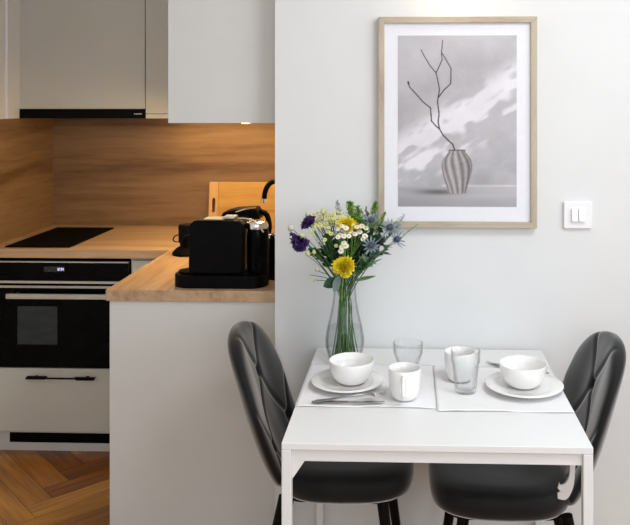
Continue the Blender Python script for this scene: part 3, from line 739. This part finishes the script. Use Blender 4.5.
ch = make_chair('dark grey velvet chair on the left, beside the peninsula')
ch2 = copy_tree(ch)
ch.location = (-.193, 2.365, 0.004); ch.rotation_euler = (0, 0, math.radians(-1))
ch2.location = (.266, 2.290, 0.004); ch2.rotation_euler = (0, 0, math.radians(180+1))
ch2['label'] = 'dark grey velvet chair on the right, backrest below the light switch'

# ------------------------------------------------------------------ vase and bouquet
VX, VY = -.200, 2.455
c = empty('flower_vase', (VX, VY, TZ+.0002), 0, 'clear glass vase of water behind the left bowl', 'vase')
if True:
    t = .0024
    P = [(.030, 0), (.043, .002), (.053, .02), (.0600, .05), (.0605, .075), (.0545, .11), (.0445, .15), (.0375, .19), (.0345, .22), (.035, .245)]
    prof = [(0, 0)]+P+[(.0335, .2455)]+[(r-t, max(z, .006)) for r, z in P[::-1][:-1]]+[(.028, .007), (0, .007)]
    bm = bmesh.new(); lathe(bm, prof, 64); obj('vase_body', bm, M['glass'], c, smooth=True)
    Pw = [(0, .0078), (.030, .0078), (.0395, .011), (.0496, .022), (.0568, .05), (.0573, .075), (.0516, .107), (.0512, .109), (0, .109)]
    bm = bmesh.new(); lathe(bm, Pw, 64); obj('water', bm, M['water'], c, smooth=60, label='clear water filling the lower half')

leaf_cache = {}
def leaf_bm(bm, base, d, L, w, up=V((0, 0, 1)), curl=.2, mi=0, seg=6):
    """one leaf from base along d"""
    d = d.normalized(); s = d.cross(up)
    if s.length < .05: s = d.cross(V((0, 1, 0)))
    s.normalize(); nrm = s.cross(d).normalized(); rows = []
    for i in range(seg+1):
        t = i/seg; ww = w*math.sin(PI*min(1, t*.97+.03))**.8; p = base+d*L*t-nrm*L*curl*t*t
        rows.append((bm.verts.new(p-s*ww+nrm*ww*.25), bm.verts.new(p), bm.verts.new(p+s*ww+nrm*ww*.25)))
    for a, b in zip(rows[:-1], rows[1:]):
        for k in (0, 1): bm.faces.new((a[k], a[k+1], b[k+1], b[k])).material_index = mi
NECK = V((VX, VY, TZ+.205))
cnt = [0]
def stem_pts(head, off=None):
    """from the vase floor through the neck to the flower"""
    cnt[0] += 1; i = cnt[0]; a = i*2.4
    dirv = (head-NECK); 
    nk = NECK+V((.019*math.cos(a), .019*math.sin(a), 0))*(.35+.6*((i*37) % 10)/10)
    ft = V((VX, VY, TZ+.013))+V((max(-.034, min(.034, -dirv.x*.22))+.009*math.cos(a+.5), -dirv.y*.12+.020*math.sin(a+.5), 0))
    mid = nk.lerp(head, .5)+V((0, 0, .018))
    wz = ft.lerp(nk, .5)
    return smoothpath([ft, wz, nk, mid, head], 5), nk
def stem_part(c, pts, r, m, name='stem'):
    bm = bmesh.new(); o = c.location; tube(bm, [p-o for p in pts], r, 6)
    return obj(name, bm, m, c, smooth=50)
def root(name, label, cat, group=None):
    return empty(name, (VX, VY, TZ+.012), 0, label, cat, group)
TOCAM = V((.05, -1, .28)).normalized()
def orient(d):
    d = d.normalized(); return d.to_track_quat('Z', 'Y').to_matrix().to_4x4()
def head_obj(name, proto_mesh, m, c, p, d, s=1, roll=0):
    o = bpy.data.objects.new(name, proto_mesh); col.objects.link(o); o.parent = c
    o.matrix_local = Matrix.Translation(p-c.location) @ orient(d) @ Matrix.Rotation(roll, 4, 'Z') @ Matrix.Scale(s, 4)
    return o
def mesh_of(bm, m, smooth=True):
    bmesh.ops.recalc_face_normals(bm, faces=bm.faces)
    me = bpy.data.meshes.new('bloom'); bm.to_mesh(me); bm.free(); me.materials.append(m)
    if smooth: me.polygons.foreach_set('use_smooth', [True]*len(me.polygons))
    return me
def petals_mesh(n, r0, r1, w, m, cup=.1, layers=1):
    bm = bmesh.new()
    for L in range(layers):
        for k in range(n):
            a = 2*PI*(k+.5*L)/n; d = V((math.cos(a), math.sin(a), cup+.35*L))
            leaf_bm(bm, d*r0, d, (r1-r0)*(1-.2*L), w, V((0, 0, 1)), .08, seg=4)
    return mesh_of(bm, m)
def dome_mesh(r, h, m, bump=0):
    bm = bmesh.new(); lathe(bm, [(0, -h*.3), (r*.8, -h*.2), (r, h*.1), (r*.85, h*.55), (r*.5, h*.9), (0, h)], 14); return mesh_of(bm, m)
daisy_p = petals_mesh(11, .0012, .0078, .0019, M['daisy'], .05); daisy_c = dome_mesh(.0030, .0026, M['yellow'])
cream_p = petals_mesh(9, .0008, .0056, .0018, M['cream'], .30); cream_c = dome_mesh(.0024, .0022, M['creamc'])
def spray(name, label, cat, heads, hub, pm, cm, col_st, s=1.0, group=None):
    c = root(name, label, cat, group)
    pts, nk = stem_pts(hub); stem_part(c, pts, [.0020, .0014], M['stem'])
    bm = bmesh.new(); o = c.location
    for h in heads:
        m_ = pts[-1].lerp(h, .5)+V((0, 0, -.006)); tube(bm, [q-o for q in smoothpath([pts[-4], m_, h], 3)], [.0010, .0006], 5)
    obj('stalks', bm, col_st, c)
    for h in heads:
        d = (TOCAM*1.0+(h-hub)*12+V((random.uniform(-.25, .25), 0, .45+random.uniform(-.2, .2)))).normalized()
        f = head_obj('petals', pm, None, c, h, d, s*random.uniform(.85, 1.1), random.uniform(0, 6))
        g = bpy.data.objects.new('flower_centre', cm); col.objects.link(g); g.parent = f; g.location = (0, 0, .0012)
    return c
# cream sprays (upper left)
def scatter(cx, cy, rx, ry, n, y0, y1, seed, sep=3.6):
    r = random.Random(seed); out = []; tries = 0
    while len(out) < n and tries < 4000:
        tries += 1; a = r.uniform(0, 2*PI); q = r.uniform(0, 1)**.5; x, y = cx+rx*q*math.cos(a), cy+ry*q*math.sin(a)
        if all((x-p[0])**2+(y-p[1])**2 > sep**2 for p in out): out.append((x, y))
    return [at(x, y, r.uniform(y0, y1)+.0018*max(0, 232-y)) for x, y in out]
spray('cream_flower_spray', 'spray of tiny cream flowers at the top left of the bouquet', 'flower', scatter(324, 219, 13, 8, 26, 2.375, 2.40, 1, 3.3), at(330, 240, 2.42), cream_p, cream_c, M['stemdk'], 1.45)
spray('cream_flower_spray', 'spray of tiny cream flowers beside the yellow blooms', 'flower', scatter(336, 217, 10, 6, 18, 2.365, 2.39, 2, 3.3), at(337, 238, 2.42), cream_p, cream_c, M['stemdk'], 1.4)
spray('cream_flower_spray', 'loose spray of cream buds hanging below the purple blooms', 'flower', [at(x, y, 2.375) for x, y in ((312, 234), (313, 230), (328, 232), (331, 234), (325, 240), (336, 246), (317, 226), (321, 227), (329, 228))], at(329, 255, 2.42), cream_p, cream_c, M['stemdk'], 1.35)
# daisies
spray('daisy_spray', 'spray of small white daisies right of centre in the bouquet', 'flower', [at(x, y, 2.365+random.uniform(-.008, .012)) for x, y in ((352, 224), (357, 227), (362, 226), (366, 228), (360, 232), (365, 236), (363, 239), (355, 234), (350, 231))], at(354, 250, 2.41), daisy_p, daisy_c, M['stem'], 1.22)
spray('daisy_spray', 'spray of small white daisies over the yellow flower cluster', 'flower', [at(x, y, 2.36+random.uniform(-.008, .008)) for x, y in ((338, 229), (342, 226), (346, 228), (340, 235), (344, 236), (349, 236), (338, 241-4))], at(344, 250, 2.41), daisy_p, daisy_c, M['stem'], 1.22)
spray('daisy_spray', 'little group of white daisies just above the yellow carnation', 'flower', [at(x, y, 2.355) for x, y in ((342, 247), (346, 246), (341, 251), (344, 243))], at(344, 258, 2.40), daisy_p, daisy_c, M['stem'], 1.3)
# yellow cluster and carnation
def ruffle_mesh(R, m, seed, layers=7, rag=1.0):
    r = random.Random(seed); bm = bmesh.new()
    for L in range(layers):
        f = L/(layers-1); n = 11-L if L < 6 else 5
        for k in range(n):
            a = 2*PI*k/n+L*1.3+r.uniform(-.2, .2); el = .05+1.25*f; d = V((math.cos(a)*math.cos(el), math.sin(a)*math.cos(el), math.sin(el)))
            Lp = R*(1-.30*f)*r.uniform(1-.10*rag, 1+.05*rag)*(1+.13*math.sin(3*a+seed)+.07*math.sin(5*a+1)); w = R*.50*(1-.3*f); s = V((-math.sin(a), math.cos(a), 0)); nr = s.cross(d)
            rows = []
            for i in range(5):
                t = i/4; row = []
                for j in range(7):
                    q = -1+j/3; ww = w*(t**.7); wavy = .10*rag*R*t*t*math.sin(j*2.1+k+L)+.03*rag*R*r.uniform(-1, 1)*t; tip = 1+.08*rag*math.sin(j*3.1+k)*t
                    row.append(bm.verts.new(d*Lp*t*tip*(1-.10*q*q*t)+s*ww*q+nr*(wavy-.15*R*t*t)+V((0, 0, .15*R*f))))
                rows.append(row)
            for a_, b_ in zip(rows[:-1], rows[1:]):
                for j in range(6): bm.faces.new((a_[j], a_[j+1], b_[j+1], b_[j]))
    return mesh_of(bm, m)
carn = ruffle_mesh(.034, M['yellow'], 5, rag=2.2)
def single(name, label, cat, px, py, Y, mesh, s, d, part='petals', stem=M['stem'], r=(.0022, .0016), group=None):
    c = root(name, label, cat, group); h = at(px, py, Y); pts, nk = stem_pts(h); stem_part(c, pts, list(r), stem)
    head_obj(part, mesh, None, c, h, d, s); return c, h, pts
c1, h, _ = single('yellow_carnation', 'large ruffled yellow carnation low at the front of the bouquet', 'flower', 344.5, 267, 2.345, carn, .92, TOCAM)
bm = bmesh.new(); o = c1.location; tube(bm, [h-o-TOCAM*.03, h-o-TOCAM*.004], [.004, .010], 10); obj('calyx', bm, M['leafmid'], c1, smooth=40)
c1, h, _ = single('yellow_carnation', 'yellow flower half hidden behind the small daisies', 'flower', 347, 226, 2.385, carn, .78, V((0, -.8, .6)))
c1, h, _ = single('yellow_carnation', 'yellow flower at the top of the bouquet beside green sprigs', 'flower', 354, 229.5, 2.40, carn, .66, V((.2, -.8, .6)))
# purple blooms
purp = ruffle_mesh(.030, M['purple'], 9, 4, rag=2.6)
single('purple_bloom', 'dark purple bloom at the far left of the bouquet', 'flower', 301, 238, 2.39, purp, 1.05, V((-.4, -.45, -.9)), stem=M['stemdk'])
single('purple_bloom', 'small purple bloom among the cream flowers', 'flower', 309.5, 224, 2.40, purp, .80, V((-.6, -.4, .8)), stem=M['stemdk'])
single('purple_bloom', 'drooping purple bloom at the lower left of the bouquet', 'flower', 300.5, 245, 2.40, purp, .75, V((-.5, -.2, -1)), stem=M['stemdk'])
# buds
bm = bmesh.new(); lathe(bm, [(0, 0), (.5, .12), (.72, .45), (.6, .85), (.28, 1.25), (0, 1.45)], 14, wob=lambda a, z: 1+.07*math.sin(3*a+z*3)); bud_m = mesh_of(bm, M['palebud'])
bm = bmesh.new(); lathe(bm, [(0, 0), (.42, .12), (.62, .5), (.5, .95), (.2, 1.4), (0, 1.6)], 14, wob=lambda a, z: 1+.07*math.sin(3*a+z*3)); gbud_m = mesh_of(bm, M['greenbud'])
B = [(293.5, 230, 2.40, 'palebud', 0.0163, (-.5, -.2, .5), 'pale closed bud at the far left edge of the bouquet'),
     (308, 217, 2.41, 'greenbud', 0.0117, (-.1, -.1, 1), 'pale green bud above the small purple bloom'),
     (323, 214, 2.41, 'greenbud', 0.0130, (0, -.2, 1), 'pale green bud above the cream flowers'),
     (304.5, 236, 2.355, 'greenbud', 0.0111, (-.8, -.5, .3), 'pale green bud in front of the dark purple bloom'),
     (308.5, 256, 2.39, 'greenbud', 0.0123, (-.3, -.2, 1), 'green bud below the drooping purple bloom'),
     (314, 254, 2.39, 'greenbud', 0.0104, (0, -.3, 1), 'green bud between purple bloom and dark stems'),
     (318, 271, 2.38, 'palebud', 0.0104, (-.3, -.3, .8), 'pale bud on the lower left side of the bouquet'),
     (315, 280, 2.39, 'greenbud', .0055, (-.8, -.2, -.9), 'small hanging green bud left of the dark leaf'),
     (311, 275, 2.40, 'greenbud', .0045, (-1, -.2, -.3), 'tiniest green bud out on the lower left')]
for (px, py, Y, k, s, d, lab) in B:
    single('flower_bud', lab, 'flower bud', px, py, Y, bud_m if k == 'palebud' else gbud_m, s, V(d), 'bud', M['stemdk'], (.0016, .0010))
# thistles
def thistle(px, py, Y, s, lab, d):
    c = root('blue_thistle', lab, 'flower'); h = at(px, py, Y); pts, nk = stem_pts(h); stem_part(c, pts, [.0020, .0013], M['leafgrey'])
    bm = bmesh.new(); r = random.Random(int(px)); D = V(d).normalized()
    for k in range(12):
        a = 2*PI*k/12; q = V((math.cos(a), math.sin(a), .35+r.uniform(-.15, .25))); leaf_bm(bm, q*.004, q, .020*r.uniform(.8, 1.25), .0021, V((0, 0, 1)), -.1)
    me = mesh_of(bm, M['bract'], False); head_obj('bracts', me, None, c, h, D, s)
    bm = bmesh.new()
    for i in range(60):
        z = 1-2*(i+.5)/60; a = i*2.4; rr = (1-z*z)**.5; q = V((rr*math.cos(a)*.0060, rr*math.sin(a)*.0060, .005+z*.0078)); nn = V((q.x, q.y, q.z-.005)).normalized()
        leaf_bm(bm, q*.9, nn, .0032, .0008, V((0, 0, 1)), 0, seg=2)
    lathe(bm, [(0, -.003), (.0048, 0), (.0062, .005), (.0045, .010), (0, .0125)], 14)
    head_obj('cone', mesh_of(bm, M['thistle']), None, c, h, D, s)
thistle(389, 229, 2.375, 1.5, 'blue-grey thistle at the upper right of the bouquet', (.3, -.6, .7))
thistle(395, 240, 2.365, 1.5, 'blue-grey thistle at the far right of the bouquet', (.8, -.5, .35))
thistle(371, 222, 2.38, 1.35, 'blue-grey thistle between the green sprigs', (.1, -.5, .9))
thistle(371, 246, 2.34, 1.3, 'blue-grey thistle low among the dark leaves', (.1, -.9, .4))
# green feathery sprigs
def sprig(px, py, Y, bx_, by_, w, n, m, lab, name='green_sprig', st=M['leafmid'], sz=.0028):
    c = root(name, lab, 'foliage sprig'); tip = at(px, py, Y); base = at(bx_, by_, Y+.01); pts, nk = stem_pts(base)
    full = pts+smoothpath([base, base.lerp(tip, .5)+V((.002, 0, .002)), tip], 5)[1:]; stem_part(c, full, [.0018, .0008], st)
    bm = bmesh.new(); r = random.Random(int(px*7+py)); o = c.location
    for i in range(n):
        t = r.uniform(0, 1); p = base.lerp(tip, t); k = (1-.75*t)*w
        a = r.uniform(0, 2*PI); off = V((math.cos(a)*k, math.sin(a)*k*.6, r.uniform(.1, 1)*k*.8))*r.uniform(.3, 1.1)
        q = p+off-o; tube(bm, [p-o, q], [.0005, .0004], 3)
        for e in range(3):
            dd = V((r.uniform(-1, 1), r.uniform(-1, 1), r.uniform(.2, 1.4))); leaf_bm(bm, q, dd, sz*r.uniform(1.2, 2.2), sz*.55, seg=2)
    obj('buds', bm, m, c, smooth=None)
sprig(349, 203, 2.42, 357, 232, .030, 380, M['lime'], 'feathery lime green sprig topping the bouquet', sz=.0036)
sprig(358, 207, 2.43, 360, 232, .024, 260, M['lime'], 'lime green sprig just right of the topmost one', sz=.0034)
sprig(376, 203, 2.43, 370, 232, .022, 280, M['lime'], 'lime green sprig in front of the picture frame corner', sz=.0034)
sprig(366, 207, 2.42, 366, 232, .010, 50, M['leafmid'], 'thin mid green sprig between two lime sprigs')
sprig(385, 213, 2.43, 376, 234, .016, 120, M['lime'], 'small lime green sprig behind the upper thistle', sz=.0032)
sprig(337, 201, 2.44, 340, 226, .018, 150, M['whitesprig'], 'pale grey sprig at the top of the bouquet', 'pale_sprig', M['whitesprig'], .0024)
sprig(405, 214, 2.40, 390, 236, .026, 90, M['whitesprig'], 'wispy pale sprig reaching over the picture frame', 'pale_sprig', M['leafgrey'], .0023)
sprig(418, 224, 2.40, 398, 240, .014, 26, M['lime'], 'airy pale green sprig furthest right of the bouquet', 'pale_sprig', M['leafgrey'], .0016)
# leafy branches (dark filler)
def branch(px, py, Y, m, n, L, w, lab, t0=.25, spread=1.0, seed=0):
    c = root('leafy_branch', lab, 'foliage'); tip = at(px, py, Y); pts, nk = stem_pts(tip); stem_part(c, pts, [.0022, .0012], M['stemdk'])
    r = random.Random(seed+int(px)); o = c.location; bm = bmesh.new()
    up = [p for p in pts if p.z > nk.z+.045]; n = int(n*1.7); L *= 1.12; w *= 1.75
    for i in range(n):
        k = r.uniform(t0, 1)*(len(up)-1); a = up[int(k)]; b = up[min(int(k)+1, len(up)-1)]; p = a.lerp(b, k-int(k))
        ax_ = (tip-nk).normalized(); d = ax_*r.uniform(.2, .9)+V((r.uniform(-1, 1), r.uniform(-1, .7), r.uniform(-.5, .8)))*spread
        if p.y > 2.47: d.y = -abs(d.y)
        leaf_bm(bm, p-o, d, L*r.uniform(.6, 1.1), w*r.uniform(.7, 1.1), V((r.uniform(-.3, .3), -.4, 1)), r.uniform(0, .4))
    obj('leaves', bm, m, c, smooth=True); return c
BR = [(362, 232, 2.42, M['leafdk'], 34, .030, .0050, 'dark leafy branch behind the daisies'),
      (372, 235, 2.41, M['leafdk'], 36, .030, .0048, 'dark leafy branch right of the daisies'),
      (380, 240, 2.41, M['leafdk'], 32, .028, .0042, 'dark leafy branch below the upper thistle'),
      (378, 250, 2.39, M['leafgrey'], 20, .028, .0030, 'grey-green branch at the right of the bouquet'),
      (352, 245, 2.43, M['leafdk'], 36, .028, .0055, 'dark leafy branch in the middle of the bouquet'),
      (335, 245, 2.43, M['leafdk'], 34, .026, .0050, 'dark leafy branch behind the cream flowers'),
      (322, 248, 2.42, M['leafdk'], 26, .024, .0042, 'dark leafy branch at the left of the bouquet'),
      (345, 238, 2.46, M['leafdk'], 36, .030, .0060, 'dark leafy branch at the back of the bouquet'),
      (366, 262, 2.38, M['leafmid'], 14, .026, .0042, 'mid green branch low on the right'),
      (358, 222, 2.45, M['leafdk'], 30, .026, .0050, 'dark leafy branch under the lime sprigs')]
BR += [(398, 226, 2.40, M['leafgrey'], 16, .020, .0018, 'thin grey-green branch between the two right thistles'),
       (383, 226, 2.43, M['leafdk'], 24, .020, .0036, 'dark leafy branch behind the upper right thistle'),
       (368, 214, 2.44, M['leafmid'], 22, .018, .0034, 'mid green leafy branch among the lime sprigs'),
       (389, 246, 2.40, M['leafmid'], 16, .022, .0030, 'mid green branch under the far right thistle'),
       (312, 250, 2.42, M['leafdk'], 26, .020, .0045, 'dark leafy branch at the lower left of the bouquet'),
       (326, 236, 2.44, M['leafdk'], 34, .024, .0050, 'dark leafy branch directly behind the cream flowers'),
       (344, 262, 2.42, M['leafdk'], 30, .024, .0055, 'dark leafy branch right behind the yellow carnation')]
for i, b in enumerate(BR): branch(*b, seed=i*11)
# big single leaves
def bigleaf(base_px, tip_px, Y0, Y1, w, m, lab, curl=.1):
    c = root('broad_leaf', lab, 'foliage'); b = at(*base_px, Y0); t = at(*tip_px, Y1); pts, nk = stem_pts(b); stem_part(c, pts, [.0018, .0012], M['stemdk'])
    bm = bmesh.new(); o = c.location; leaf_bm(bm, b-o, t-b, (t-b).length, w, V((.2, -1, .3)), curl, seg=10); obj('leaf', bm, m, c, smooth=True)
bigleaf((338, 279), (321, 288), 2.40, 2.36, .016, M['leafdk'], 'broad dark leaf drooping left over the vase', -.25)
bigleaf((339, 276), (334, 292), 2.39, 2.36, .012, M['leafgrey'], 'broad grey-green leaf drooping over the vase front', .1)
bigleaf((352, 281), (375, 276), 2.40, 2.37, .0055, M['leafmid'], 'narrow mid green leaf pointing right above the vase', .1)
bigleaf((360, 268), (381, 259), 2.40, 2.38, .0030, M['leafmid'], 'slim green leaf pointing right below the thistles', .2)
bigleaf((378, 252), (391, 254), 2.39, 2.38, .0030, M['leafdk'], 'slim dark leaf curving right below the far thistle', .3)

# ------------------------------------------------------------------ lights
def area(name, loc, tgt, sx, sy, power, colr, spread=180):
    d = bpy.data.lights.new(name, 'AREA'); d.shape = 'RECTANGLE'; d.size = sx; d.size_y = sy; d.energy = power; d.color = colr; d.spread = math.radians(spread)
    o = bpy.data.objects.new(name, d); col.objects.link(o); o.location = loc
    o.rotation_euler = (V(tgt)-V(loc)).to_track_quat('-Z', 'Y').to_euler(); return o
LP = dict(right=62, front=48, strip=20.0, kceil=.2, top=24)
area('daylight_right', (XR+.12, (WR[0]+WR[1])/2, (WR[2]+WR[3])/2), (0, (WR[0]+WR[1])/2, (WR[2]+WR[3])/2), WR[1]-WR[0], WR[3]-WR[2], LP['right'], (.86, .93, 1))
area('daylight_front', ((WF[0]+WF[1])/2, YF-.12, (WF[2]+WF[3])/2), ((WF[0]+WF[1])/2, 0, (WF[2]+WF[3])/2), WF[1]-WF[0], WF[3]-WF[2], LP['front'], (.93, .965, 1))
area('under_cabinet_light', (-.57, 3.20, 1.466), (-.57-.30, 3.25, 0), .02, .92, LP['strip'], (1, .66, .28))
area('back_splash_fill', (-.84, 3.90, 1.462), (-.84, 3.98, 0), .70, .02, LP['strip']*.09, (1, .66, .28))  # added fill for the splashback, goes with the extra strip
def point(name, loc, power, colr, r=.02):
    d = bpy.data.lights.new(name, 'POINT'); d.energy = power; d.color = colr; d.shadow_soft_size = r
    o = bpy.data.objects.new(name, d); col.objects.link(o); o.location = loc; return o
area('ceiling_lamp_light', (.9, 1.15, 2.70), (.7, 1.35, 0), .7, .7, LP['top'], (.95, .98, 1))
area('kitchen_ceiling_light', (-1.1, 3.0, 2.70), (-1.1, 3.0, 0), .3, .3, LP['kceil'], (1, .72, .42))
w = bpy.data.worlds.new('world'); scene.world = w; w.use_nodes = True
w.node_tree.nodes['Background'].inputs[0].default_value = (.85, .92, 1, 1); w.node_tree.nodes['Background'].inputs[1].default_value = .5

vs = scene.view_settings; vs.view_transform = 'Standard'; vs.look = 'None'; vs.gamma = 1; vs.use_curve_mapping = False; vs.exposure = 0.0
